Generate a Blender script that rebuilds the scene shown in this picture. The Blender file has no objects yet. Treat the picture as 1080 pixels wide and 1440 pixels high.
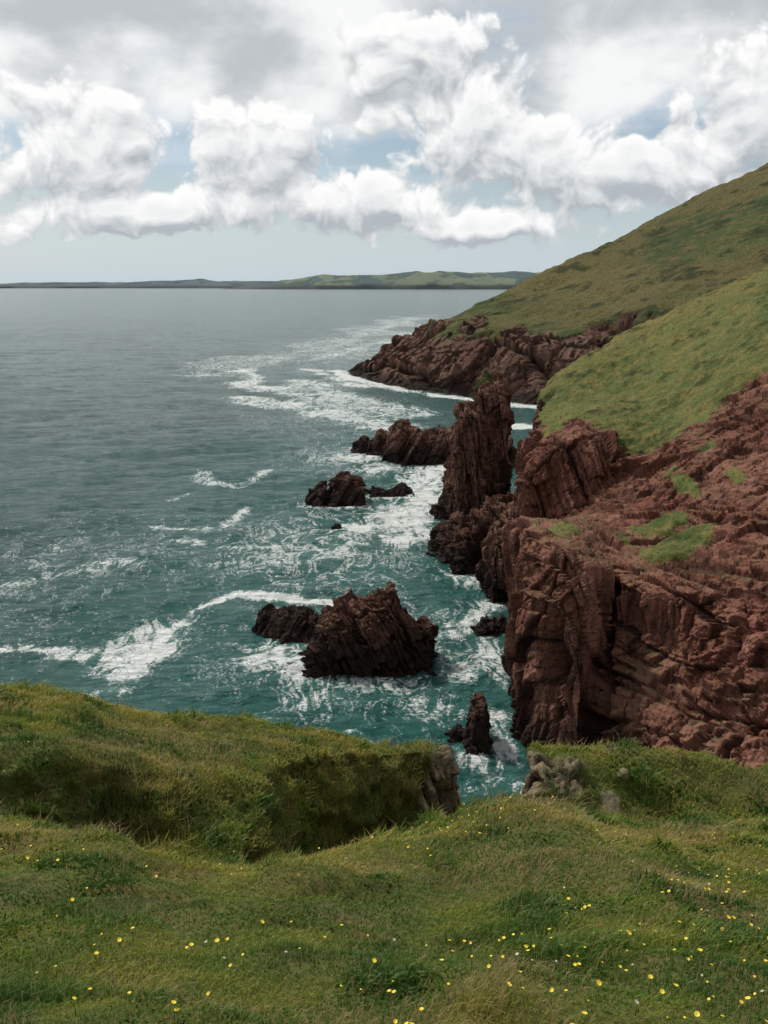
import bpy, math, time, numpy as np
from mathutils import Vector
rng = np.random.default_rng(7)
scene = bpy.context.scene
CAMZ = 45.0
T0 = time.time()
def tick(s): print('TICK', s, round(time.time()-T0, 1))

# ---------------------------------------------------------------- numpy noise
U = np.uint32
def h3(ix, iy, iz, seed=0):
    ix = np.asarray(ix).astype(np.int32).view(U) if not np.isscalar(ix) else U(ix)
    iy = np.asarray(iy).astype(np.int32).view(U) if not np.isscalar(iy) else U(iy)
    iz = np.asarray(iz).astype(np.int32).view(U) if not np.isscalar(iz) else U(iz)
    h = ix*U(374761393)+iy*U(668265263)+iz*U(1274126177)+U((seed*974711) & 0xffffffff)
    h = (h ^ (h >> U(13)))*U(1103515245)
    h = (h ^ (h >> U(16)))*U(668265263)
    h = h ^ (h >> U(15))
    return (h & U(0xffffff)).astype(np.float32)*np.float32(1/16777215.)

def vnoise(p, seed=0):
    p = p.astype(np.float32)
    i = np.floor(p); f = p-i; i = i.astype(np.int32)
    f = f*f*(3-2*f)
    x, y, z = f[..., 0], f[..., 1], f[..., 2]
    def H(a, b, c): return h3(i[..., 0]+a, i[..., 1]+b, i[..., 2]+c, seed)
    def L(a, b, t): return a+(b-a)*t
    r = L(L(L(H(0, 0, 0), H(1, 0, 0), x), L(H(0, 1, 0), H(1, 1, 0), x), y), L(L(H(0, 0, 1), H(1, 0, 1), x), L(H(0, 1, 1), H(1, 1, 1), x), y), z)
    return r*2-1

def fbm(p, oct=4, seed=0, gain=.5):
    a, s, t = 1., 0., 0.
    for o in range(oct):
        s = s+a*vnoise(p*(2.03**o)+17.3*o, seed+o*13); t += a; a *= gain
    return s/t

def rot(ax, ay, az):
    ax, ay, az = [math.radians(a) for a in (ax, ay, az)]
    X = np.array([[1, 0, 0], [0, math.cos(ax), -math.sin(ax)], [0, math.sin(ax), math.cos(ax)]])
    Y = np.array([[math.cos(ay), 0, math.sin(ay)], [0, 1, 0], [-math.sin(ay), 0, math.cos(ay)]])
    Z = np.array([[math.cos(az), -math.sin(az), 0], [math.sin(az), math.cos(az), 0], [0, 0, 1]])
    return Z@Y@X

def blocks(P, R, layers, seed, warp=.5, wf=.2):
    """bedded, jointed rock: layers = (amp, bed thickness, joint length 1, joint length 2)"""
    D = 0; crack = np.ones(P.shape[:-1], np.float32)
    W = P+warp*np.stack([fbm(P*wf, 2, seed+50), fbm(P*wf, 2, seed+60), fbm(P*wf, 2, seed+70)], -1)
    Q = W@R; lay = None
    for i, (a, s0, s1, s2) in enumerate(layers):
        sd = seed+i*31
        q0 = Q[..., 0]/s0
        q0 = q0+.35*np.sin(q0*1.7+i)                       # beds of unequal thickness
        k0 = np.floor(q0); f0 = q0-k0
        q1 = Q[..., 1]/s1+h3(k0, 0, 0, sd)*7+(f0-.5)*.25; k1 = np.floor(q1); f1 = q1-k1
        q2 = Q[..., 2]/s2+h3(k0, k1, 0, sd+1)*5+(f1-.5)*.3; k2 = np.floor(q2); f2 = q2-k2
        r = h3(k0, k1, k2, sd+2); t1 = h3(k0, k1, k2, sd+3)-.5; t2 = h3(k0, k1, k2, sd+4)-.5; t3 = h3(k0, k1, k2, sd+5)-.5
        D = D+a*((r-.5)*1.0+(h3(k0, 3, 3, sd)-.5)*.9+(f0-.5)*t1*1.6+(f1-.5)*t2*1.3+(f2-.5)*t3*1.3)
        e = np.minimum(np.minimum(f0, 1-f0)*s0, np.minimum(np.minimum(f1, 1-f1)*s1, np.minimum(f2, 1-f2)*s2))
        cw = .045*s0**.7
        D = D-a*.22*np.exp(-(e/cw)**2)
        crack = np.minimum(crack, np.clip(e/(cw*1.6), 0, 1)*(1-.28*i)+.28*i)
        if i == 1 or len(layers) == 1: lay = h3(k0, 5, 5, sd)*.6+h3(k0, k1, 7, sd)*.4
    return D, crack, lay

def sstep(a, b, x):
    t = np.clip((x-a)/(b-a), 0, 1); return t*t*(3-2*t)

# ---------------------------------------------------------------- lofting
def pchip(xk, Y, xq):
    xk = np.asarray(xk, float); h = np.diff(xk)
    sh = (-1,)+(1,)*(Y.ndim-1)
    hh = h.reshape(sh); d = np.diff(Y, axis=0)/hh
    m = np.zeros_like(Y); m[0] = d[0]; m[-1] = d[-1]
    if len(xk) > 2:
        d0, d1 = d[:-1], d[1:]; w1 = 2*hh[1:]+hh[:-1]; w2 = hh[1:]+2*hh[:-1]
        same = d0*d1 > 0
        with np.errstate(divide='ignore', invalid='ignore'):
            hm = (w1+w2)/(w1/d0+w2/d1)
        m[1:-1] = np.where(same, hm, 0)
    k = np.clip(np.searchsorted(xk, xq, side='right')-1, 0, len(xk)-2)
    t = ((xq-xk[k])/h[k]).reshape(sh); H = h[k].reshape(sh)
    return (Y[k]*(1+2*t)*(1-t)**2+m[k]*H*t*(1-t)**2+Y[k+1]*t*t*(3-2*t)+m[k+1]*H*t*t*(t-1))

def params(L, n, pw):
    w = L**pw; c = np.maximum(2, np.round(n*w/w.sum())).astype(int)
    k = np.concatenate([[0], np.cumsum(L)]); out = []
    for i in range(len(L)):
        out.append(np.linspace(k[i], k[i+1], c[i], endpoint=False))
    out.append([k[-1]])
    return k, np.concatenate(out)

def loft(C, nu, nv, pw=.7):
    C = np.asarray(C, float)
    Lv = np.linalg.norm(np.diff(C[..., :3], axis=1), axis=2).mean(0)+1e-3
    Lu = np.linalg.norm(np.diff(C[..., :3], axis=0), axis=2).mean(1)+1e-3
    kv, qv = params(Lv, nv, pw); ku, qu = params(Lu, nu, pw)
    G = pchip(kv, np.swapaxes(C, 0, 1), qv)
    G = pchip(ku, np.swapaxes(G, 0, 1), qu)
    return G

def boxblur(A, k, it=2):
    for _ in range(it):
        for ax in (0, 1):
            pad = [(0, 0)]*A.ndim; pad[ax] = (k+1, k)
            B_ = np.cumsum(np.pad(A, pad, mode='edge'), axis=ax)
            n = A.shape[ax]
            hi = np.take(B_, np.arange(2*k+1, 2*k+1+n), axis=ax); lo = np.take(B_, np.arange(0, n), axis=ax)
            A = (hi-lo)/(2*k+1)
    return A

def normals(P, blur=0):
    du = np.gradient(P, axis=0); dv = np.gradient(P, axis=1)
    n = np.cross(du, dv); l = np.linalg.norm(n, axis=2, keepdims=True)
    n = n/np.maximum(l, 1e-9)
    s = 1. if n[..., 2].mean() > 0 else -1.
    if blur:
        n = boxblur(n, blur); n = n/np.maximum(np.linalg.norm(n, axis=2, keepdims=True), 1e-6)
    return n*s, s

def grid_mesh(name, P, mat, attrs=None, flip=False, smooth=True):
    nu, nv = P.shape[:2]
    idx = np.arange(nu*nv).reshape(nu, nv)
    q = np.stack([idx[:-1, :-1], idx[1:, :-1], idx[1:, 1:], idx[:-1, 1:]], -1).reshape(-1, 4)
    if flip: q = q[:, ::-1]
    return raw_mesh(name, P.reshape(-1, 3), q, mat, attrs, smooth)

def raw_mesh(name, V, Q, mat, attrs=None, smooth=True):
    me = bpy.data.meshes.new(name)
    k = Q.shape[1]; nf = len(Q)
    me.vertices.add(len(V)); me.vertices.foreach_set('co', np.ascontiguousarray(V, dtype=np.float32).ravel())
    me.loops.add(nf*k); me.loops.foreach_set('vertex_index', np.ascontiguousarray(Q, dtype=np.int32).ravel())
    me.polygons.add(nf); me.polygons.foreach_set('loop_start', np.arange(0, nf*k, k, dtype=np.int32))
    me.polygons.foreach_set('loop_total', np.full(nf, k, dtype=np.int32))
    me.update(calc_edges=True)
    sm = smooth if isinstance(smooth, np.ndarray) else np.full(nf, smooth, dtype=bool)
    me.polygons.foreach_set('use_smooth', sm)
    for an, av in (attrs or {}).items():
        a = me.attributes.new(an, 'FLOAT', 'POINT'); a.data.foreach_set('value', np.ascontiguousarray(av, dtype=np.float32).ravel())
    me.materials.append(mat)
    ob = bpy.data.objects.new(name, me); scene.collection.objects.link(ob)
    return ob

# ---------------------------------------------------------------- node helpers
class NT:
    def __init__(s, nt): s.t = nt; s.n = nt.nodes; s.l = nt.links
    def node(s, typ, **kw):
        n = s.n.new(typ)
        for k, v in kw.items():
            setattr(n, k, v)
        return n
    def put(s, sock, v):
        if isinstance(v, bpy.types.NodeSocket): s.l.new(v, sock)
        elif v is not None: sock.default_value = v
    def math(s, op, a, b=None, c=None, clamp=False):
        n = s.node('ShaderNodeMath', operation=op); n.use_clamp = clamp
        s.put(n.inputs[0], a)
        if b is not None: s.put(n.inputs[1], b)
        if c is not None: s.put(n.inputs[2], c)
        return n.outputs[0]
    def vmath(s, op, a, b=None):
        n = s.node('ShaderNodeVectorMath', operation=op); s.put(n.inputs[0], a)
        if b is not None: s.put(n.inputs[1], b)
        return n.outputs[0]
    def mix(s, f, a, b, typ='MIX'):
        n = s.node('ShaderNodeMix', data_type='RGBA', blend_type=typ)
        s.put(n.inputs[0], f)
        for i, v in ((6, a), (7, b)):
            if isinstance(v, tuple): v = (*v, 1) if len(v) == 3 else v
            s.put(n.inputs[i], v)
        return n.outputs[2]
    def smooth(s, v, a, b, o0=0., o1=1., kind='SMOOTHSTEP'):
        n = s.node('ShaderNodeMapRange', interpolation_type=kind)
        s.put(n.inputs[0], v); s.put(n.inputs[1], a); s.put(n.inputs[2], b); n.inputs[3].default_value = o0; n.inputs[4].default_value = o1
        return n.outputs[0]
    def mapping(s, v, loc=(0, 0, 0), rot=(0, 0, 0), sc=(1, 1, 1)):
        n = s.node('ShaderNodeMapping'); s.put(n.inputs[0], v)
        n.inputs[1].default_value = loc; n.inputs[2].default_value = rot; n.inputs[3].default_value = sc
        return n.outputs[0]
    def noise(s, v, sc, det=4, rough=.55, dist=0., dim='3D'):
        n = s.node('ShaderNodeTexNoise', noise_dimensions=dim); s.put(n.inputs['Vector'], v)
        n.inputs['Scale'].default_value = sc; n.inputs['Detail'].default_value = det
        n.inputs['Roughness'].default_value = rough; n.inputs['Distortion'].default_value = dist
        return n.outputs[0]
    def attr(s, name):
        n = s.node('ShaderNodeAttribute', attribute_name=name); return n.outputs['Fac']

def newmat(name):
    m = bpy.data.materials.new(name); m.use_nodes = True
    m.node_tree.nodes.clear(); t = NT(m.node_tree)
    out = t.node('ShaderNodeOutputMaterial')
    b = t.node('ShaderNodeBsdfPrincipled'); t.l.new(b.outputs[0], out.inputs[0])
    return m, t, b

def terrain_mat(name, rock, rock2, dark, g1, g2, g3, gs=1., strat=(0, 0, 0), bump=.3, lichen=.0, tide=True, sc=1., weather=.45, gdark=.55, wcol=(.13, .115, .05)):
    m, t, b = newmat(name)
    geo = t.node('ShaderNodeNewGeometry'); pos = geo.outputs['Position']
    g = t.attr('g'); cr = t.attr('crack'); ly = t.attr('lay'); dry = t.attr('dry')
    sepn = t.node('ShaderNodeSeparateXYZ'); t.l.new(geo.outputs['Normal'], sepn.inputs[0])
    sepp = t.node('ShaderNodeSeparateXYZ'); t.l.new(pos, sepp.inputs[0])
    sp = t.mapping(pos, rot=tuple(math.radians(a) for a in strat), sc=(1.0, .45, .25))
    n1 = t.noise(pos, .12*sc, 3, .6); n2 = t.noise(sp, 1.3*sc, 5, .65); n3 = t.noise(pos, 3.2*sc, 4, .7)
    c = t.mix(t.smooth(t.math('ADD', t.math('MULTIPLY', n1, .6), t.math('MULTIPLY', ly, .4)), .38, .62), rock, rock2)
    c = t.mix(t.smooth(n2, .43, .64, 0, .8), c, dark)
    c = t.mix(t.smooth(n3, .42, .72, 0, .35), c, tuple(min(1, x*1.5) for x in rock2))
    if lichen > 0:
        lm = t.smooth(n3, .56-.1*lichen, .68-.1*lichen, 0, .7)
        c = t.mix(lm, c, (.27, .25, .17))
        ln = t.noise(t.vmath('ADD', pos, (31, 7, 3)), 5.2, 3, .7)
        c = t.mix(t.smooth(ln, .58, .64, 0, .6*min(1, lichen)), c, (.36, .28, .07))
    up = t.smooth(sepn.outputs[2], .5, .95, 0, 1)
    wn = t.smooth(n1, .36, .58, 0, weather)
    c = t.mix(t.math('MULTIPLY', up, wn), c, wcol)
    c = t.mix(t.smooth(cr, .0, .8, .9, 0.), c, tuple(x*.18 for x in dark))
    if tide:
        tz = t.math('ADD', sepp.outputs[2], t.math('MULTIPLY', n1, -3.))
        c = t.mix(t.smooth(tz, .2, 6.0, .85, 0), c, (.018, .014, .012))
    a1 = t.noise(pos, .06*gs, 4, .6, .6); a2 = t.noise(pos, .45*gs, 4, .65); a3 = t.noise(pos, 3.5*gs, 4, .7)
    gc = t.mix(t.smooth(a1, .42, .58), g1, g2)
    gc = t.mix(t.math('MAXIMUM', t.smooth(a2, .46, .62, 0, .75), dry), gc, g3)
    gc = t.mix(t.smooth(a3, .38, .58, gdark, 0), gc, tuple(x*.35 for x in g1))
    gc = t.mix(t.smooth(t.noise(t.vmath('ADD', pos, (71, 3, 9)), .22*gs, 5, .65), .53, .62, 0, .8), gc, tuple(x*.42 for x in g1))
    mk = t.math('ADD', g, t.math('MULTIPLY', t.math('SUBTRACT', t.noise(pos, 1.3*gs, 5, .7), .5), 1.3))
    mk = t.smooth(mk, .36, .64)
    c = t.mix(mk, c, gc)
    t.put(b.inputs['Base Color'], c)
    b.inputs['Roughness'].default_value = .92
    b.inputs['Specular IOR Level'].default_value = .2
    bm = t.node('ShaderNodeBump'); bm.inputs['Strength'].default_value = .9; bm.inputs['Distance'].default_value = bump
    hgt = t.noise(pos, 1.9*gs, 6, .72)
    t.put(bm.inputs['Height'], hgt); t.put(b.inputs['Normal'], bm.outputs[0])
    return m

# ================================================================ camera
cam = bpy.data.cameras.new('camera'); co = bpy.data.objects.new('camera', cam); scene.collection.objects.link(co)
co.location = (0, 0, CAMZ); co.rotation_euler = (math.radians(90-13.6), 0, 0)
cam.sensor_fit = 'VERTICAL'; cam.sensor_height = 36; cam.lens = 33; cam.clip_end = 80000; cam.clip_start = .1
scene.camera = co

# ================================================================ near hillside
S = .5
def pl(y): return 43.4-S*y
cols = [
 [(-40,14,36.6,1),(-40,16,35.8,1),(-40,17,35.8,1),(-40,18,37,1),(-40,24,37,1),(-41,32,35,1),(-42,40,20,0),(-43,46,-3,0),-40],
 [(-14,14,37.2,1),(-15,15.5,36.8,1),(-15.5,16,37,1),(-16,17,38.2,1),(-17,22,37.6,1),(-18,27,36,1),(-19,36,20,0),(-20,42,-3,0),-12],
 [(-5.6,12.4,37.2,1),(-5.7,12.9,36.9,1),(-5.8,13.1,36.9,1),(-6,13.9,37.7,1),(-7,17,37.0,1),(-8.8,20,36,1),(-10,27,22,0),(-11,33,-3,0),-5],
 [(-2.9,9.8,38.5,1),(-3.3,12.5,36.2,1),(-3.7,13.9,35.9,1),(-4,14.9,36.8,1),(-5,18.5,35.7,1),(-6.3,22,34.4,1),(-7,28,20,0),(-8,34,-3,0),-2.6],
 [(-1.7,8.3,39.2,1),(-2,11.5,36.9,1),(-2.4,13.7,35.9,1),(-2.9,16,35.9,1),(-3.5,19,35.2,1),(-4,22.5,33.9,1),(-4.6,27,20,0),(-5.2,34,-3,0),-1.5],
 [(-.8,9,38.9,1),(-.95,13,35.2,1),(-1.3,18.2,32.4,.9),(-1.5,19.4,34.6,1),(-1.55,20,34.65,1),(-1.6,21,34.3,1),(-1.8,25,20,0),(-2,32,-3,0),-.7],
 [(.17,11,37.9,1),(.2,14.5,35,1),(.3,19.5,31.6,.8),(.3,20.5,34.1,.9),(.33,20.9,34.05,1),(.35,21.3,33.7,.9),(.3,25,20,0),(.3,32,-3,0),.15],
 [(.9,12.1,37.3,1),(.95,15,34.6,.9),(1.1,20,30.8,.5),(1.15,20.7,34.0,.4),(1.2,21.1,34.05,.6),(1.3,21.5,33.4,.3),(1.4,25,20,0),(1.5,32,-3,0),.7],
 [(1.15,12.4,37.2,1),(1.3,15,34,.8),(1.6,20,30.0,0),(1.7,20.8,33.5,0),(1.75,21.2,33.5,.2),(1.8,21.5,33.0,0),(1.85,24.5,18,0),(1.9,31.5,-3,0),.9],
 [(1.4,12.7,37.1,1),(1.6,15.2,33.8,.6),(1.95,20,28.5,0),(2.0,20.8,31.6,0),(2.05,21.2,31.9,0),(2.1,21.5,31.3,0),(2.13,24,16,0),(2.18,31,-3,0),1.1],
 [(1.9,13.2,36.8,1),(2.1,14.6,34,.5),(2.25,18,27,0),(2.35,20,22,0),(2.4,22,18,0),(2.5,24,12,0),(2.6,26,5,0),(2.7,30,-3,0),1.5],
 [(2.4,13.6,36.6,1),(2.5,14.7,35,.7),(2.6,16,31,0),(2.65,18,26,0),(2.75,20,20,0),(2.85,22,14,0),(2.95,25,6,0),(3.1,29,-3,0),1.9],
 [(2.7,14.2,36.2,1),(2.75,14.6,35.9,.8),(2.8,14.9,35.8,.4),(2.9,15.6,36.5,.4),(3.0,16.3,36.3,.7),(3.1,16.9,35.6,.4),(3.4,20,26,0),(3.9,27,-3,0),2.1],
 [(4.0,14,36.2,1),(4.05,14.5,35.95,1),(4.1,14.8,35.95,.7),(4.3,16,36.5,.7),(4.5,17,36.0,.8),(4.7,18,35,1),(5.1,21,27,0),(6,28,-3,0),3.2],
 [(5.4,14.2,36.1,1),(5.5,14.6,35.9,1),(5.6,14.9,35.85,1),(5.9,16.2,36.3,1),(6.1,17,35.8,1),(6.3,18,34.8,1),(6.8,22,28,.3),(8,30,-3,0),4.3],
 [(6.9,14.5,35.9,1),(7,14.8,35.65,1),(7.1,15.1,35.6,1),(7.4,16.4,35.8,1),(7.6,17.2,35.3,1),(7.9,18.2,34.2,1),(8.6,23,29,.3),(10,32,0,0),5.5],
 [(12,16,35.6,1),(12.3,17,35.2,1),(12.6,17.6,35.1,1),(13,19,35.3,1),(13.4,20.5,34.8,1),(14,23,33,1),(16,29,27,.4),(18,38,8,0),10],
 [(38,20,37,1),(38,22,36.8,1),(38.5,24,36.5,1),(39,27,36.5,1),(40,31,36,1),(41,37,35,1),(43,46,30,.6),(46,55,20,0),38],
]
C = []
for c in cols:
    bx = c[8]
    C.append([(bx*1.6, -60, 70, 1), (bx*1.1, -6, 46.5, 1), (bx, 0.5, 43.15, 1), (bx*1.0+(c[0][0]-bx)*.5, 5.0, pl(5.0), 1)]+c[:8])
G = loft(C, 560, 600, .45)
P = G[..., :3].copy(); g = np.clip(G[..., 3], 0, 1)
N, s = normals(P, 3)
near = sstep(2, 9, P[..., 1])
far = sstep(10, 14, P[..., 1])
D = .18*fbm(P*.45, 3, 3)*(.35+.65*near)+.09*fbm(P*1.6, 3, 5)
tus = np.abs(fbm(P*.9, 3, 9))
hump = np.maximum(0, fbm(P*1.3, 2, 13))
wallm = sstep(.88, .66, N[..., 2])*far
D = D+far*.16*(tus-.25)+.20*hump*(.6+.4*near)+wallm*(.42*fbm(P*1.3, 3, 21)+.34*fbm(P*3.8, 3, 23))
D = D+.08*near*np.sin(P[..., 1]*3.0-P[..., 0]*.7+3.5*fbm(P*.35, 2, 31))*sstep(-.1, .4, fbm(P*.3, 2, 41)+.2)
rd, crack, lay = blocks(P, rot(0, -14, 12), [(.42, .5, .9, 1.1), (.22, .18, .4, .45), (.10, .07, .2, .2)], 11, .12, .8)
gm = sstep(.35, .65, g+.35*fbm(P*1.1, 4, 77))
D = D*(.3+.7*gm)+(rd-.05)*(1-gm)*sstep(8, 11, P[..., 1])
for (ox, oy, rr, hh) in ((4.05,15.1,.20,.05),(4.35,15.5,.13,.04),(3.5,15.7,.13,.05),(4.3,16.3,.14,.06),(-1.55,8.6,.10,.05),(2.2,6.3,.05,.03)):
    w = np.exp(-(((P[..., 0]-ox)**2+(P[..., 1]-oy)**2)/rr**2)**1.5)
    D = D+w*(hh+rd*.3); gm = gm*(1-.8*sstep(.3, .6, w+.5*fbm(P*3, 3, 5)))
soil = sstep(.24, .36, fbm(P*np.array([.5, 1.5, 1.5]), 4, 141))*sstep(4, 6, P[..., 1])*(1-far)
D = D-.18*soil
gm = gm*(1-.35*soil)
P2 = P+N*D[..., None]
near_mat = terrain_mat('hillside_turf', (.15, .09, .055), (.22, .16, .11), (.06, .045, .035), (.085, .105, .022), (.12, .13, .03), (.14, .11, .04), gs=5., bump=.03, lichen=.9, tide=False, sc=3.)
grid_mesh('grassy_hillside', P2, near_mat, {'g': gm, 'crack': crack, 'lay': lay}, flip=s < 0)
tick('hill')

def blades(Pg, gmask, Nb, seed):
    r = np.random.default_rng(seed)
    a = Pg[:-1, :-1]; b_ = Pg[1:, :-1]; c = Pg[1:, 1:]; d = Pg[:-1, 1:]
    ar = .5*np.linalg.norm(np.cross(c-a, d-b_), axis=2)
    ce = (a+b_+c+d)/4; dd = np.linalg.norm(ce-np.array([0, 0, CAMZ]), axis=2)
    gq = gmask[:-1, :-1]
    inv = (ce[..., 1] > 1.2) & (np.abs(ce[..., 0]) < ce[..., 1]*.60+1.5) & (ce[..., 1] < 25)
    w = ar*np.clip(gq, 0, 1)**2*inv/np.maximum(dd, 2.5)**1.6
    cs = np.cumsum(w.ravel()); k = np.searchsorted(cs, r.random(Nb)*cs[-1])
    iu, iv = np.unravel_index(np.minimum(k, w.size-1), w.shape)
    u = r.random(Nb)[:, None]; v = r.random(Nb)[:, None]
    p = a[iu, iv]*(1-u)*(1-v)+b_[iu, iv]*u*(1-v)+c[iu, iv]*u*v+d[iu, iv]*(1-u)*v
    return p, dd[iu, iv], r
NB = 600000
p, dd, r = blades(P2, gm, NB, 5)
cl = vnoise(p*2.6, 91)*.5+.5; cl2 = fbm(p*.6, 3, 95)
p = p-np.array([0, 0, .01])
tu = sstep(.25, .6, vnoise(p*1.7, 391))
H = (.022+.036*r.random(NB)+(.055*cl**2+.12*tu)*r.random(NB))*(1+.7*np.clip(cl2, -.6, 1))
H *= 1+.9*sstep(8, 14, p[:, 1])
straw = r.random(NB) < (.03+.24*sstep(-.02, .4, fbm(p*.5, 3, 99)))
H = np.where(straw, H*1.5+.025, H)
wd = np.maximum(.0045, dd*.0009)*(.7+.6*r.random(NB))*np.where(straw, .6, 1)
broad = (r.random(NB) < .22) & (vnoise(p*1.1, 191) > .25) & (~straw)
wd = np.where(broad, wd*3.6, wd); H = np.where(broad, H*.8, H)
az = r.random(NB)*2*math.pi; lean = (.25+.65*r.random(NB))
side = np.stack([np.cos(az), np.sin(az), np.zeros(NB)], 1)
ld = np.stack([-np.sin(az), np.cos(az), np.zeros(NB)], 1)+np.array([.25, -.1, 0])
mid = p+ld*(lean*H*.25)[:, None]; mid[:, 2] += H*.6
tip = p+ld*(lean*H*.8)[:, None]; tip[:, 2] += H*(1-.25*lean)
V = np.stack([p-side*wd[:, None]*.5, p+side*wd[:, None]*.5, mid+side*wd[:, None]*.42, mid-side*wd[:, None]*.42, tip], 1).reshape(-1, 3)
bi = np.arange(NB)[:, None]*5
T = np.concatenate([bi+np.array([[0, 1, 2]]), bi+np.array([[0, 2, 3]]), bi+np.array([[3, 2, 4]])], 0)
rv = np.clip(.44+.75*cl2+.26*(r.random(NB)-.5)+.50*fbm(p*2., 2, 55)-.25*tu, 0, .78)
rv = np.where(straw, .86+.14*r.random(NB), rv); rv = np.where(broad, .2*r.random(NB), rv)
m, t, b = newmat('grass_blades')
cr = t.node('ShaderNodeValToRGB'); e = cr.color_ramp.elements
e[0].position = 0; e[0].color = (.050, .115, .018, 1); e[1].position = 1; e[1].color = (.44, .32, .17, 1)
for ps, cc in ((.3, (.13, .20, .028)), (.55, (.25, .28, .042)), (.8, (.38, .33, .07)), (.88, (.39, .26, .11))):
    x = e.new(ps); x.color = (*cc, 1)
t.put(cr.inputs[0], t.attr('rnd'))
t.put(b.inputs['Base Color'], cr.outputs[0]); b.inputs['Roughness'].default_value = .6; b.inputs['Specular IOR Level'].default_value = .25
tr = t.node('ShaderNodeBsdfTranslucent'); t.put(tr.inputs[0], cr.outputs[0])
mx = t.node('ShaderNodeMixShader'); mx.inputs[0].default_value = .3
out = [n for n in t.n if n.type == 'OUTPUT_MATERIAL'][0]
t.l.new(b.outputs[0], mx.inputs[1]); t.l.new(tr.outputs[0], mx.inputs[2]); t.l.new(mx.outputs[0], out.inputs[0])
raw_mesh('grass', V, T, m, {'rnd': np.repeat(rv, 5)}, smooth=False)

def flowers(name, NF, seed, rad, col):
    p, dd, r = blades(P2, gm*1.0, NF*8, seed)
    patch = fbm(p*.8, 3, 123)+.5*fbm(p*.25, 2, 14)
    keep = (patch > r.random(len(p))*.8-.35) & (p[:, 1] < 15) & ((p[:, 0] > -.5+.1*p[:, 1]) | (r.random(len(p)) < .35))
    p = p[keep][:NF]; n = len(p)
    hgt = .06+.08*r.random(n)
    k = 7; an = np.linspace(0, 2*math.pi, k, endpoint=False)
    rr = rad*(.45+.8*r.random(n))
    top = p+np.array([0, 0, 1.])*hgt[:, None]
    tx = (r.random((n, 2))-.5)*.9
    ring = []
    for a_ in an:
        o = np.stack([np.cos(a_)*rr, np.sin(a_)*rr, rr*.35+tx[:, 0]*np.cos(a_)*rr+tx[:, 1]*np.sin(a_)*rr], 1); ring.append(top+o)
    V = np.stack([top]+ring+[p+[.003, 0, 0], p-[.003, 0, 0]], 1).reshape(-1, 3)
    base = np.arange(n)[:, None]*(k+3)
    T = [base+np.array([[0, 1+i, 1+(i+1) % k]]) for i in range(k)]
    T.append(base+np.array([[k+1, k+2, 0]]))
    st = np.zeros((n, k+3)); st[:, k+1:] = 1
    m, t, b = newmat(name)
    t.put(b.inputs['Base Color'], t.mix(t.smooth(t.attr('stem'), .05, .3), col, (.07, .1, .02))); b.inputs['Roughness'].default_value = .5
    raw_mesh(name, V, np.concatenate(T, 0), m, {'stem': st}, smooth=False)
flowers('yellow_wildflowers', 900, 61, .0125, (.80, .60, .03))
flowers('white_clover_flowers', 90, 71, .010, (.5, .45, .38))
tick('grass')

# ================================================================ red cliff (middle distance)
B = [
 [(29,44,-4,0),(30,45,1,0),(33,46,10,0),(35,47,16,0),(37,48,20,0),(43,52,26,.3),(50,58,32,.4),(58,66,40,.8),(75,85,52,1),(110,130,70,1)],
 [(23,59,-4,0),(24,60,0,0),(27,65,9,0),(29.5,70,15,0),(31,72,18.6,0),(36,84,24,.15),(41,97,29,.2),(45,110,34,.5),(56,140,42,1),(67,170,47.5,1)],
 [(21,65,-4,0),(22,66,0,0),(24.5,71,8,0),(27.6,77.5,14,0),(28,78,17.5,0),(32,90,22,.2),(36,104,26.5,.15),(39,114,29,.5),(48,142,37,1),(55,170,42.5,1)],
 [(19.3,71,-4,0),(20,72,0,0),(22,78,8,0),(24.2,82.8,13.5,0),(24,82,17,0),(27,94,20,.28),(31.5,113,22,.2),(35,125,26.5,.75),(41,148,32,1),(47,170,38.5,1)],
 [(18.9,77,-4,0),(19.2,79,0,0),(20.5,83,8,0),(21.8,86,14,0),(21.6,85.5,17.8,0),(24,98,20,.25),(29.3,119,19,0),(30.7,124,26,.45),(36,148,30,1),(41,168,36,1)],
 [(17.6,77.5,-4,0),(17.8,78,0,0),(18.0,79,9,0),(18.3,80.3,17,0),(18.7,82,20.3,.1),(22,99,20.2,.35),(26.3,119,17,0),(27.5,122.5,25.5,.4),(33,147,29,1),(38,167,34,1)],
 [(15.9,79,-4,0),(16.1,79.5,0,0),(16.3,80.3,10,0),(16.5,81.3,18,.0),(16.9,83,21.4,.15),(20,100,19.8,.45),(23.8,120,14,0),(25,123,25,.2),(30,145,28,1),(34,165,32,1)],
 [(14.4,82,-4,0),(14.5,82.7,0,0),(14.5,83.8,10,0),(14.6,84.8,18,0),(14.9,86.3,21.6,.15),(17,102,19.2,.45),(20.7,121,10,0),(21.8,124,23,.1),(26,143,25.5,.9),(29,163,28.5,1)],
 [(13.5,86,-4,0),(13.5,86.5,0,0),(13.3,88,10,0),(13.2,89,18,0),(13.5,90.5,21.2,.1),(15.3,104,16.5,.2),(18.8,120,8,0),(20.0,125,20.5,0),(24.2,145,23,.5),(27,162,26,.7)],
 [(14.2,96,-4,0),(14.4,96,-1,0),(14.5,97,5,0),(14.6,98,9,0),(14.8,99,12,0),(16.9,108,7,0),(19.8,122,2,0),(21.2,130,8,0),(25,147,10,0),(28,163,10,0)],
 [(15.2,100,-5,0),(15.2,100,-5,0),(15.3,101,-4,0),(15.4,102,-4,0),(15.6,103,-4,0),(17.5,110,-4,0),(20.5,123,-4,0),(22,131,-4,0),(26,148,-4,0),(29,164,-4,0)],
]
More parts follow.
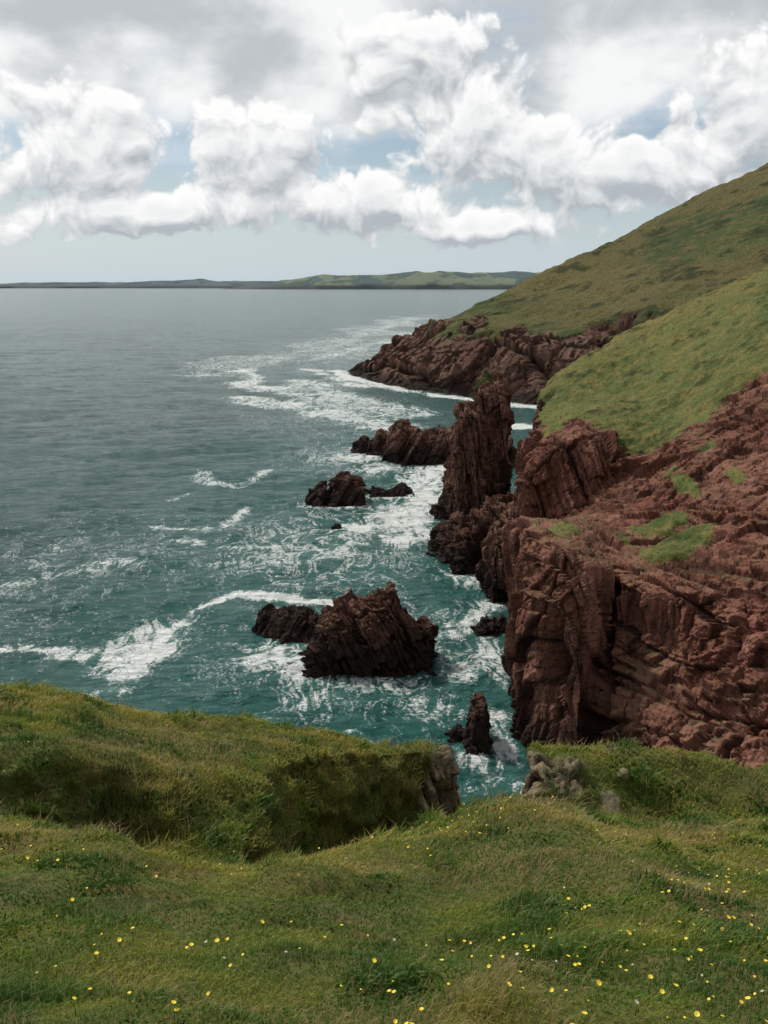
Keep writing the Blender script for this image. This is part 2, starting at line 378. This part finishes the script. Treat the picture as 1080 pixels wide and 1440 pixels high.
for c in B:
    x, y, z, gg = c[9]
    c.append((x+3, y+12, max(z-9, -4) if z < 40 else z-4, .6 if z > 20 else 0)); c.append((x+6, y+34, -4 if z < 41 else 10, .5 if z > 30 else 0))
G = loft(B, 640, 760, .75)
P = G[..., :3].copy(); g = np.clip(G[..., 3], 0, 1)
Nr, s = normals(P)
N, _ = normals(P, 10)
up = sstep(.55, .85, Nr[..., 2]); up = boxblur(up[..., None], 3)[..., 0]
big = fbm(P*.09, 3, 61)
RB = rot(0, -10, 25)
rd, crack, lay = blocks(P, RB, [(1.9, 3.2, 6, 26), (1.1, 1.3, 2.6, 9), (.50, .5, 1.2, 3.0), (.15, .22, .5, .8)], 101, .18, .12)
hc = P[..., 0]*.9+P[..., 1]*-.35
clf = np.abs(vnoise(np.stack([hc*.30+.02*P[..., 2], P[..., 2]*.02, P[..., 2]*0+.5], -1), 409))
cleft = np.exp(-(clf/.06)**2)*(1-up)*sstep(22, 14, P[..., 2])*sstep(112, 100, P[..., 1])
gn = fbm(P*np.array([.22, .16, .22]), 4, 33)
for (ox, oy, rx, ry, a_) in ((28.3,95.5,3.0,3.2,1.0),(29.0,89.5,3.9,3.2,1.1),(24.5,93,1.6,5,.7),(33,100,1.2,6,.55),(36.5,97,1.2,6,.55),(34,122,5,8,.7),(37,106,2,10,.55),(19,98,4,6,.5),(33,112,1.5,9,.55)):
    g = np.maximum(g, a_*np.exp(-((P[..., 0]-ox)/rx)**2-((P[..., 1]-oy)/ry)**2))
gm = sstep(.30, .66, g+.50*gn-.2*(1-up))
D = rd*(1-.85*gm)*(1-.60*up)+1.0*big*(1-.5*gm)-1.9*cleft+gm*(.55*fbm(P*.3, 3, 43)+.34*fbm(P*1.1, 3, 47)+.1)
stripe = fbm((P@RB)*np.array([.8, .12, .12]), 3, 88); D = D+up*(1-gm)*(1.0*np.minimum(0, stripe+.12)*2+.35*fbm(P*.7, 4, 89))
P2b = P+N*D[..., None]
crack = crack+(1-crack)*up*.35
crack = np.minimum(crack, 1-.8*cleft)
crack = np.minimum(crack, 1-.6*up*(1-gm)*sstep(.05, .3, -stripe))
dry = sstep(150, 168, P[..., 1]+5*fbm(P*.08, 3, 7))*.8*sstep(-.4, .2, fbm(P*.15, 3, 17)+.1)
cliff_mat = terrain_mat('red_sandstone', (.155, .058, .037), (.30, .135, .098), (.066, .028, .021), (.085, .11, .03), (.135, .15, .045), (.23, .18, .06), gs=1., strat=(0, -10, 25), bump=.3, weather=.5)
smf = (gm[:-1, :-1] > .6).ravel()
grid_mesh('red_sandstone_cliff', P2b, cliff_mat, {'g': gm, 'crack': crack, 'lay': lay, 'dry': dry}, flip=s < 0, smooth=smf)
tick('cliff')

# ================================================================ headland
Cc = [
 [(168,280,-5,0),(170,290,0,0),(175,300,15,0),(182,315,30,.6),(215,370,60,1),(260,450,105,1),(320,600,165,1)],
 [(116,303,-5,0),(118,310,0,0),(121,318,12,0),(126,330,26,.5),(150,380,50,1),(180,450,80,1),(216,560,112,1)],
 [(94,318,-5,0),(95,325,0,0),(97,332,12,0),(100,345,28,.3),(117,400,45,1),(134,465,63,1),(152,540,83,1)],
 [(77,338,-5,0),(78,345,0,0),(79,350,10,0),(82,362,24,.3),(92,405,36,1),(104,460,50,1),(117.5,520,65.6,1)],
 [(61,353,-5,0),(62,360,0,0),(62,366,9,0),(63,378,22,.3),(70,415,31,1),(79,465,41,1),(86,505,53,1)],
 [(45,372,-5,0),(46,378,0,0),(46,384,10,0),(48,398,23,.3),(54,425,29,1),(60,460,36,1),(64,500,42.5,1)],
 [(26,391,-5,0),(28,396,0,0),(30,402,10,0),(33,415,20,.15),(35,435,26,.6),(37,458,29,1),(39,485,31,.9)],
 [(11,411,-5,0),(13,415,0,0),(15,420,8,0),(18,432,15,0),(18,445,18.5,.15),(18.5,460,20.5,.3),(20,480,21.5,.3)],
 [(-3,436,-5,0),(-1,440,0,0),(1,444,5,0),(2,452,10,0),(2,462,12,0),(1,470,12.5,0),(0,480,11.5,0)],
 [(-16,471,-5,0),(-14,475,0,0),(-13,478,2.5,0),(-12,482,4,0),(-13,488,4.5,0),(-14,494,3.5,0),(-15,500,2.5,0)],
 [(-26,490,-5,0),(-25,491,-4,0),(-24,492,-3,0),(-24,494,-3,0),(-24,497,-3,0),(-24,500,-3,0),(-24,503,-3,0)],
]
for c in Cc:
    x, y, z, gg = c[6]
    c.append((x+6, y+50, z*.5-4, .5)); c.append((x+10, y+110, -6, 0))
G = loft(Cc, 520, 480, .75)
P = G[..., :3].copy(); g = np.clip(G[..., 3], 0, 1)
N, s = normals(P, 10)
rd, crack, lay = blocks(P, rot(0, 40, 25), [(3.8, 7, 16, 22), (2.6, 3, 8, 10), (1.2, 1.3, 3.5, 4)], 201, 1.2, .05)
gm = sstep(.32, .68, g+.75*fbm(P*.07, 4, 71))
sm = sstep(0, 14, P[..., 2]+5)
clf = np.abs(vnoise(np.stack([P[..., 0]*.07+P[..., 1]*.03, P[..., 2]*.01, P[..., 2]*0+.5], -1), 411)); cleft = np.exp(-(clf/.10)**2)
D = rd*(1-.9*gm)*sm-5.*cleft*(1-gm)*sm+gm*(1.8*fbm(P*.03, 4, 73)+1.6*fbm(P*.12, 3, 79))
P3 = P+N*D[..., None]
crack = np.minimum(crack, 1-.7*cleft)
dry = .75*sstep(.05, .3, fbm(P*np.array([.012, .012, .03]), 4, 19)+.25*sstep(40, 75, P[..., 2]))
head_mat = terrain_mat('headland_turf_and_rock', (.115, .055, .04), (.19, .10, .075), (.048, .028, .023), (.055, .078, .026), (.088, .105, .034), (.17, .13, .05), gs=.28, strat=(0, 40, 25), bump=1.4, sc=.35, weather=.5)
grid_mesh('headland', P3, head_mat, {'g': gm, 'crack': crack, 'lay': lay, 'dry': dry}, flip=s < 0, smooth=(gm[:-1, :-1] > .6).ravel())
tick('headland')

# ================================================================ sea rocks and stacks
rock_mat = terrain_mat('wet_dark_sandstone', (.11, .048, .034), (.185, .085, .061), (.044, .024, .02), (.07, .085, .025), (.09, .1, .03), (.12, .1, .04), gs=1., strat=(0, -20, 8), bump=.3, weather=.4)
stack_mat = terrain_mat('stack_sandstone', (.14, .066, .046), (.24, .12, .088), (.055, .029, .023), (.07, .095, .025), (.09, .11, .03), (.12, .11, .04), gs=1., strat=(0, -12, 8), bump=.3, weather=.6)
def ridge(cols, R, scale=1., seed=0, n=(180, 180), steep=.8, grass=0., name='sea_rock', mat=None, out=0.):
    C = []
    for i, (x, yc, zt, hd) in enumerate(cols):
        gz = 1. if grass and zt > grass else 0.
        C.append([(x, yc-hd*1.15, -3, 0), (x, yc-hd, min(0, zt), 0), (x, yc-hd*steep, zt*.45, 0), (x, yc-hd*(steep-.25), zt*.9, 0), (x, yc, zt, gz*.6), (x, yc+hd*.5, zt*.88, gz*.6), (x, yc+hd*.85, zt*.4, 0), (x, yc+hd, min(0, zt), 0), (x, yc+hd*1.1, -3, 0)])
    x, yc, zt, hd = cols[0]; C.insert(0, [(x-.5, yc+hd*k, -3, 0) for k in (-.5, -.45, -.35, -.2, 0, .2, .35, .45, .5)])
    x, yc, zt, hd = cols[-1]; C.append([(x+.5, yc+hd*k, -3, 0) for k in (-.5, -.45, -.35, -.2, 0, .2, .35, .45, .5)])
    G = loft(C, n[0], n[1], .7)
    P = G[..., :3].copy(); g = G[..., 3]; _, s = normals(P); N, _ = normals(P, 4)
    k = scale
    rd, crack, lay = blocks(P, R, [(1.3*k, 1.9*k, 3.4*k, 5.5*k), (.7*k, .8*k, 1.6*k, 2.6*k), (.28*k, .33*k, .7*k, 1.0*k)], 300+seed*7, .2*k, .3/k)
    P = P+N*(rd-.2*k+.5*k*fbm(P*.4/k, 2, seed))[..., None]
    gm = sstep(.4, .6, g+.4*fbm(P*.4, 4, seed)) if grass else g*0
    return grid_mesh(name, P, mat or rock_mat, {'g': gm, 'crack': crack, 'lay': lay}, flip=s < 0, smooth=False)
Rt = rot(0, -28, 14); Rl = rot(0, 35, 14)
ridge([(9.9,184,0,3),(10.8,184,3.5,4),(12,182,6,5),(13.1,180,12,4.5),(13.5,179,19,4.5),(14.5,179,22.8,4.5),(16.5,180,23.2,4.5),(17.9,180,21,4.5),(18.6,180,14,4.5),(19.1,180,5,4),(19.7,180,0,3)], rot(0, -6, 12), .85, 1, (240, 300), .95, name='sea_stack', mat=stack_mat)
ridge([(18.0,192,6,4),(18.2,192,20,5),(18.7,192,25.5,5.5),(20.5,193,26.8,6),(23.0,193,27.6,6),(24.6,193,27.2,6),(25.1,193,18,5),(25.4,192,3,4)], rot(0, -5, 20), .85, 2, (240, 300), .96, grass=20, name='sea_stack', mat=stack_mat)
ridge([(8.4,160,0,5),(9,158,3.5,6),(11,155,5,7),(12.5,153,7,7),(14,154,5,7),(16,156,6.5,7),(17.5,158,7,7),(18.5,160,2,5)], Rt, 1.0, 3)
ridge([(10.6,148,0,3),(11.2,148,2.5,4),(12.6,148,5.5,4.5),(14.3,149,5,4.5),(15.2,149,1.5,4),(15.6,149,0,3)], Rt, .8, 13)
ridge([(17.5,166,0,5),(18.8,164,5.5,5),(20.5,163,8,5),(23,163,9,5),(26,164,8,5),(28,165,4,4)], Rt, 1.0, 4)
ridge([(14.8,137,0,4),(15.3,136,8,5),(16,136,11.5,6),(18,136,12.5,6),(20.5,137,13,6),(23,138,12,5)], rot(0, -8, 10), .9, 5, (220, 240), .95, mat=stack_mat)
ridge([(0.4,247,0,4),(1.7,246,4,6),(3.6,246,9.2,8),(6,246,9.6,8),(9,246,7.5,9),(13,246,8.2,9),(17,246,8.5,9),(20,247,3,8),(24,246,1.5,5),(27,243,3.5,5),(31,240,6.5,5),(35,240,4.5,5),(39,240,7,5),(42,240,4,5)], Rl, 1.2, 6, (300, 160))
ridge([(-10,258,0,4),(-8.6,258,2.8,5),(-6,257,4,6),(-3.5,257,3.2,6),(-1,256,6,6),(1,255,4.5,5),(2,255,0,4)], Rl, 1., 7)
ridge([(-9.2,107,0,4),(-8.5,108,2.6,5),(-7.8,108,5,5),(-5.9,108,7.2,5.2),(-3.4,108.5,7.4,5.5),(-1.7,108.5,8.1,5.5),(0,108.5,9.2,5.5),(.9,108.5,10.3,5),(1.8,108.5,8,5),(2.9,108.5,6.4,4.5),(3.8,108,4.2,4.2),(4.5,108,5.6,3.8),(5.9,108,5.2,3.4),(6.5,108,0,2.5)], rot(0, -22, 25), .8, 8, (320, 280), .92)
ridge([(-17.2,120,0,2.5),(-16,120,2.1,3),(-13.5,119,2.6,4),(-11,118,3.2,4),(-9,117,2.6,4),(-8.2,117,0,3)], Rl, .6, 9)
ridge([(-16.5,196,0,2),(-15,196,2.2,3),(-12.8,196,3.8,4),(-11.6,196,2.4,4),(-10.5,196,5,5),(-8,196,5.8,5),(-5.5,196,5.4,5),(-4.3,196,0,3)], Rl, .8, 10)
ridge([(-4,203,.1,2),(-2,203,1.1,3),(1,203,.8,3),(4,204,1.6,3.4),(5.8,204,1.0,2.5),(6.3,204,0,2)], Rl, .5, 11)
ridge([(8,86,0,2),(8.5,86.5,2.4,2.6),(9.1,87,4.8,2.8),(9.9,87,5.2,3),(10.5,87,4,3),(10.9,87,0,2)], rot(0, -12, 0), .55, 12, (200, 220), .95)
ridge([(6.3,87.5,0,1),(6.9,87.5,1.3,1.2),(7.6,87.5,1.6,1.2),(8.1,87.5,0,1)], Rt, .35, 14, (100, 100))
ridge([(-9.9,173,0,.8),(-9,173,.7,1),(-8.2,173,0,.8)], Rt, .3, 15, (60, 60))
ridge([(12.2,118,0,1.5),(13.5,118,1.5,2),(15,118,2,2.5),(16.5,118,1,2)], Rt, .5, 16, (80, 80))
tick('rocks')

# ================================================================ sea
rows = np.concatenate([np.linspace(12, 70, 30, endpoint=False), 70*np.exp(np.linspace(0, math.log(1400/70.), 800, endpoint=False)), 1400*np.exp(np.linspace(0, math.log(45000/1400.), 70))])
tt = np.concatenate([np.linspace(-2.2, -.58, 40, endpoint=False), np.linspace(-.58, .5, 560, endpoint=False), np.linspace(.5, 2.2, 40)])
Y, T_ = np.meshgrid(rows, tt, indexing='ij')
X = T_*Y
foam = np.zeros_like(X)
WIG = fbm(np.stack([X*.09, Y*.09, X*0], -1), 3, 3)
WIG2 = fbm(np.stack([X*.02, Y*.012, X*0], -1), 4, 33)
WN = fbm(np.stack([X*.12, Y*.12, X*0+3], -1), 3, 8)
def seg(pts, w, a, wg=1.):
    global foam
    wig = (1.5*WIG*min(w, 6)*.8+2.2*WIG2*max(0, w-3))*wg
    for i in range(len(pts)-1):
        (x0, y0), (x1, y1) = pts[i], pts[i+1]
        dx, dy = x1-x0, y1-y0; L = dx*dx+dy*dy
        k = np.clip(((X-x0)*dx+(Y-y0)*dy)/L, 0, 1)
        d = np.hypot(X-x0-k*dx, (Y-y0-k*dy))+wig
        foam = np.maximum(foam, a*np.exp(-(np.maximum(d, 0)/w)**2))
def blob(x, y, rx, ry, a):
    global foam
    foam = np.maximum(foam, a*np.exp(-(((X-x)/rx)**2+((Y-y)/ry)**2)*(1+.35*WN)))
seg([(-37,96),(-31,99.5),(-29.8,106),(-30,112),(-28.5,120),(-26,128),(-22,132.5),(-15,132),(-7.2,129),(0,126)], 1.7, .92)
seg([(-37,96),(-31,99.5),(-29.8,106),(-29,112)], 3.2, .92)
seg([(-33,104),(-30,114),(-27,124)], 4.8, .64)
seg([(-78,516),(-72,590),(-55,660),(-35,783),(17,1150),(60,1500)], 34, .52)
seg([(-50,560),(-30,640),(0,760),(40,1000)], 20, .57)
seg([(-77,520),(-62,470),(-66,440),(-50,420)], 8, .74)
seg([(-57,384),(-45,365),(-29,350),(-10,322),(5,300)], 8, .70)
seg([(-60,420),(-40,400),(-20,380)], 8, .60)
seg([(-40,460),(-20,400),(0,340)], 20, .58)
seg([(-26,510),(-14,462),(0,432),(12,408),(26,388),(44,368),(60,352)], 7, 1.05, .6)
seg([(-40,520),(-24,462),(-8,425)], 9, .74)
seg([(-46,232),(-42,216),(-34,213),(-29,228)], 2.4, .64)
seg([(-45,197),(-43,203)], 2.2, .70)
seg([(-44,174),(-32,171),(-28,182),(-29,190)], 2.0, .62)
seg([(-60,135),(-45,150),(-34,146),(-25,150),(-16,140)], 4, .52)
seg([(-38,165),(-30,158),(-20,160)], 3, .55)
seg([(-5,172),(2.5,161),(7,180),(9.3,199),(12,225),(15,240)], 5, .86)
blob(3, 180, 8, 22, .76); blob(9, 215, 8, 25, .74); blob(-2, 232, 12, 14, .60)
seg([(16,130),(13.5,124),(8.5,117)], 2.4, .68)
blob(-13, 110, 7, 8, .78); blob(-9.5, 104, 4, 5, .86); blob(-2, 101, 9, 4, .70)
seg([(-52,111),(-44,112),(-37,109)], 1.8, .64)
seg([(-3.5,89),(-1,86)], 1.6, .74); blob(-6, 97, 9, 8, .58); blob(4, 98, 8, 14, .48); blob(9, 104, 4, 4, .74); blob(9, 84, 2.6, 3.5, .72)
blob(12, 88, 1.8, 9, .80); blob(12, 78, 6, 3, .5); blob(13, 108, 3, 12, .66)
blob(-10, 192, 9, 6, .70); blob(2, 201, 8, 4, .84); blob(44, 305, 10, 8, 1.0); blob(24, 243, 5, 5, .8); blob(24, 205, 5, 6, .5)
blob(-8, 247, 9, 7, .82); blob(14, 143, 6, 6, .76); blob(22, 150, 10, 20, .55)
blob(-20, 330, 50, 90, .43); blob(-30, 700, 80, 260, .43); blob(-10, 160, 28, 45, .43); blob(-5, 115, 28, 32, .44); blob(-50, 150, 34, 60, .34); blob(-5, 250, 32, 45, .43)
foam = foam+.06+.16*WIG2+.12*WN*sstep(.1, .35, foam)
teal = np.exp(-(np.maximum(0, -16-X)/38)**2)*np.exp(-(np.maximum(0, Y-160)/190)**2)
zz = np.zeros_like(X)
for (wl, am, ang, sd) in ((16, .42, -75, 1), (8, .32, -60, 2), (4, .22, -95, 3), (2.1, .11, -40, 4)):
    a = math.radians(ang); u = (X*math.cos(a)+Y*math.sin(a)); v = -X*math.sin(a)+Y*math.cos(a)
    q = np.stack([u/wl*1.6, v/wl*.6, u*0+sd], -1)
    fd = np.exp(-Y*.0083*1.0/wl*1.2)
    zz += am*fd*(1-2*np.abs(vnoise(q, sd)))
P = np.stack([X, Y, zz-.15], -1)
m, t, b = newmat('sea_water')
pos = t.node('ShaderNodeNewGeometry').outputs['Position']
fa = t.attr('foam'); te = t.attr('teal')
fl = t.mapping(pos, sc=(1, .55, 0))
n1 = t.noise(fl, .16, 6, .62, 1.2, '2D'); n2 = t.noise(fl, .55, 5, .65, .8, '2D'); n3 = t.noise(pos, 2.6, 4, .7, .4, '2D')
def rid(n, k=7.): return t.math('SUBTRACT', 1, t.math('MULTIPLY', t.math('ABSOLUTE', t.math('SUBTRACT', n, .5)), k), clamp=True)
rr = t.math('ADD', t.math('MULTIPLY', rid(n1), .50), t.math('MULTIPLY', rid(n2), .40))
rr = t.math('ADD', rr, t.math('MULTIPLY', t.math('SUBTRACT', n3, .5), 1.1))
fv = t.math('ADD', t.math('MULTIPLY', fa, 1.25), t.math('MULTIPLY', t.math('SUBTRACT', rr, .5), 1.0))
fm = t.smooth(fv, .58, 1.08)
lo = t.noise(t.mapping(pos, sc=(.5, .25, 0)), .03, 4, .6, 0, '2D')
wc = t.mix(t.smooth(lo, .35, .65), (.040, .096, .088), (.054, .120, .108))  # broad water tones; darker patches paint cloud shadow into the colour
wc = t.mix(te, wc, (.022, .110, .095))
wc = t.mix(t.smooth(fa, .25, .8, 0, .55), wc, (.09, .23, .195))
t.put(b.inputs['Base Color'], t.mix(fm, wc, (.80, .82, .80)))
t.put(b.inputs['Roughness'], t.smooth(fm, 0, 1, .14, .8))
b.inputs['IOR'].default_value = 1.33; b.inputs['Specular IOR Level'].default_value = .46
w1 = t.noise(t.mapping(pos, rot=(0, 0, math.radians(12)), sc=(.5, 1.1, 1)), .8, 5, .68, .3, '2D')
w2 = t.noise(t.mapping(pos, rot=(0, 0, math.radians(-20)), sc=(.6, 1.2, 1)), .14, 3, .6, 0, '2D')
bm = t.node('ShaderNodeBump'); bm.inputs['Strength'].default_value = 1.; bm.inputs['Distance'].default_value = 1.0
hh = t.math('ADD', t.math('MULTIPLY', w1, 1.2), t.math('MULTIPLY', w2, 3.0))
t.put(bm.inputs['Height'], hh); t.put(b.inputs['Normal'], bm.outputs[0])
grid_mesh('sea', P, m, {'foam': foam, 'teal': teal}, flip=True)
tick('sea')

# ================================================================ distant coast
def coast(name, D0, prof, c1, c2, seed):
    xs = np.linspace(prof[0][0], prof[-1][0], 400)
    zt = np.interp(xs, [a[0] for a in prof], [a[1] for a in prof])
    nz = fbm(np.stack([xs*.004, xs*0, xs*0], -1), 5, seed)
    zt = np.maximum(zt*(1+.13*nz), -20)
    P = []
    for (dy, k) in ((-500, -.05), (-480, .22), (-440, .34), (-250, .6), (-100, .85), (0, 1), (300, .9), (900, -.1)):
        w = 120*fbm(np.stack([xs*.002, xs*0+dy*.003, xs*0], -1), 3, seed+3)
        P.append(np.stack([xs, D0+dy+w, zt*k*(1+.1*fbm(np.stack([xs*.006, xs*0+dy, xs*0], -1), 3, seed+5))], -1))
    P = np.stack(P, 1)
    m, t, b = newmat(name)
    pos = t.node('ShaderNodeNewGeometry').outputs['Position']
    v = t.node('ShaderNodeTexVoronoi'); v.inputs['Scale'].default_value = .0035; t.put(v.inputs['Vector'], t.mapping(pos, sc=(1, .5, 2)))
    sc_ = t.node('ShaderNodeSeparateColor'); t.l.new(v.outputs['Color'], sc_.inputs[0])
    c = t.mix(t.smooth(sc_.outputs[0], .45, .55), c1, c2)  # both base tones are blue-grey with distance haze mixed into the colour
    c = t.mix(t.smooth(t.noise(pos, .004, 5), .5, .6, 0, .7), c, tuple(x*.7 for x in c1))
    se = t.node('ShaderNodeSeparateXYZ'); t.l.new(pos, se.inputs[0])
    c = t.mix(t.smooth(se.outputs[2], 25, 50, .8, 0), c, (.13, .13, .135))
    t.put(b.inputs['Base Color'], c); b.inputs['Roughness'].default_value = 1; b.inputs['Specular IOR Level'].default_value = 0
    Nn, s = normals(P)
    grid_mesh(name, P, m, None, flip=s < 0)
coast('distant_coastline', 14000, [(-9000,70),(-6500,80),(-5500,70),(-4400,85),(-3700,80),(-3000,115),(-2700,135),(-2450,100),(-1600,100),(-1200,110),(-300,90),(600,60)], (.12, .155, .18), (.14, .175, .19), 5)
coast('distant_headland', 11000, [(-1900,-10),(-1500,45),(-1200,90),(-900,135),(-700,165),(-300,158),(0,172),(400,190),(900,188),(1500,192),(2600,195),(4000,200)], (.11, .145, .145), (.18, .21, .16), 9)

# ================================================================ sky / light
SUN_EL, SUN_AZ = math.radians(52), math.radians(-52)
w = bpy.data.worlds.new('World'); scene.world = w; w.use_nodes = True
t = NT(w.node_tree); t.n.clear()
out = t.node('ShaderNodeOutputWorld')
sky = t.node('ShaderNodeTexSky', sky_type='NISHITA'); sky.sun_disc = False; sky.sun_elevation = SUN_EL; sky.sun_rotation = SUN_AZ
b1 = t.node('ShaderNodeBackground'); t.l.new(sky.outputs[0], b1.inputs[0]); b1.inputs[1].default_value = .09
D_ = t.vmath('NORMALIZE', t.node('ShaderNodeTexCoord').outputs['Generated'])
se = t.node('ShaderNodeSeparateXYZ'); t.l.new(D_, se.inputs[0])
azn = t.math('ARCTAN2', se.outputs[0], se.outputs[1]); eln = t.math('ARCSINE', se.outputs[2])
cb = t.node('ShaderNodeCombineXYZ'); t.l.new(azn, cb.inputs[0]); t.l.new(eln, cb.inputs[1])
PV = cb.outputs[0]
blobs = [(.08,.15,.14,.12),(.04,.215,.11,.08),(.16,.12,.11,.08),(-.13,.13,.12,.08),(-.30,.12,.15,.10),(-.22,.072,.21,.040),(-.02,.084,.18,.05),
         (.09,.058,.18,.028),(.25,.10,.15,.06),(.38,.15,.16,.12)]
wn = t.node('ShaderNodeTexNoise', noise_dimensions='2D'); wn.inputs['Scale'].default_value = 12; wn.inputs['Detail'].default_value = 3; t.put(wn.inputs['Vector'], PV)
woff = t.vmath('MULTIPLY', t.vmath('SUBTRACT', wn.outputs['Color'], (.5, .5, .5)), (.05, .03, 0))
def dens(v):
    v2 = t.vmath('ADD', v, woff)
    e = None
    for (a, el, rx, ry) in blobs:
        mp = t.mapping(v2, loc=(-a/rx, -el/ry, 0), sc=(1/rx, 1/ry, 1))
        gr = t.node('ShaderNodeTexGradient', gradient_type='SPHERICAL'); t.put(gr.inputs[0], mp)
        e = gr.outputs['Fac'] if e is None else t.math('MAXIMUM', e, gr.outputs['Fac'])
    vo = t.node('ShaderNodeTexVoronoi', voronoi_dimensions='2D', feature='F1'); vo.inputs['Scale'].default_value = 30
    vo.inputs['Detail'].default_value = 3; vo.inputs['Roughness'].default_value = .5
    t.put(vo.inputs['Vector'], t.mapping(v2, sc=(1, 1.1, 1)))
    bl = t.math('SUBTRACT', .55, vo.outputs['Distance'])
    ns = t.math('SUBTRACT', t.noise(v2, 13, 5, .56, 0, '2D'), .5)
    return t.math('ADD', t.math('ADD', t.math('MULTIPLY', e, 1.0), t.math('MULTIPLY', bl, .32)), t.math('MULTIPLY', ns, .95))
d0 = dens(PV); d1 = dens(t.vmath('ADD', PV, (-.003, .016, 0)))
mask = t.smooth(d0, .21, .42)
emb = t.math('SUBTRACT', d0, d1)
sh = t.smooth(emb, -.30, .24, 0, 1, 'LINEAR')  # cloud shading put into colour: bright lit tops, grey undersides
ccol = t.mix(sh, (.45, .49, .53), (1.0, 1.0, .99))
thick = t.smooth(d0, .4, 1.1, 0, .5)
ccol = t.mix(thick, ccol, (.72, .75, .77))
hv = t.mapping(PV, sc=(1, 1.7, 1))
hn = t.noise(hv, 4, 6, .55, .15, '2D'); hn2 = t.noise(hv, 6, 5, .52, .1, '2D')
lay_ = t.math('ADD', t.smooth(eln, .10, .20, -.30, .48), t.math('MULTIPLY', t.math('SUBTRACT', hn, .5), 1.4))
lm = t.smooth(lay_, -.08, .30)
hcol = t.mix(t.smooth(hn2, .34, .64), (.52, .56, .59), (.93, .94, .94))
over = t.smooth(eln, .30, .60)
hcol = t.mix(t.math('MULTIPLY', over, .8), hcol, (.37, .40, .43))  # unseen overhead cloud greyed to lower the ambient light
streak = t.smooth(t.noise(t.mapping(PV, sc=(1, 7, 1)), 4, 4, .55, .1, '2D'), .42, .68, .15, .8)
hz = t.math('MAXIMUM', t.smooth(eln, .0, .14, .75, .05), t.math('MULTIPLY', streak, .75))
def bg(c, s=1.):
    n = t.node('ShaderNodeBackground'); t.put(n.inputs[0], c); n.inputs[1].default_value = s; return n.outputs[0]
def mixs(f, a, b_):
    n = t.node('ShaderNodeMixShader'); t.put(n.inputs[0], f); t.l.new(a, n.inputs[1]); t.l.new(b_, n.inputs[2]); return n.outputs[0]
s0 = mixs(hz, b1.outputs[0], bg((.60, .72, .81, 1)))
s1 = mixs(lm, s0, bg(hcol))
s2 = mixs(mask, s1, bg(ccol))
t.l.new(s2, out.inputs[0])
w.cycles.sampling_method = 'MANUAL'; w.cycles.sample_map_resolution = 256
sl = bpy.data.lights.new('sun', 'SUN'); sl.energy = 3.0; sl.angle = math.radians(5); sl.color = (1, .95, .87)
so = bpy.data.objects.new('sun', sl); scene.collection.objects.link(so)
dv = Vector((math.sin(SUN_AZ)*math.cos(SUN_EL), math.cos(SUN_AZ)*math.cos(SUN_EL), math.sin(SUN_EL)))
so.rotation_euler = dv.to_track_quat('Z', 'Y').to_euler(); so.location = (-50, 20, 120)
scene.view_settings.view_transform = 'Standard'; scene.view_settings.look = 'None'; scene.view_settings.exposure = 0
tick('all')
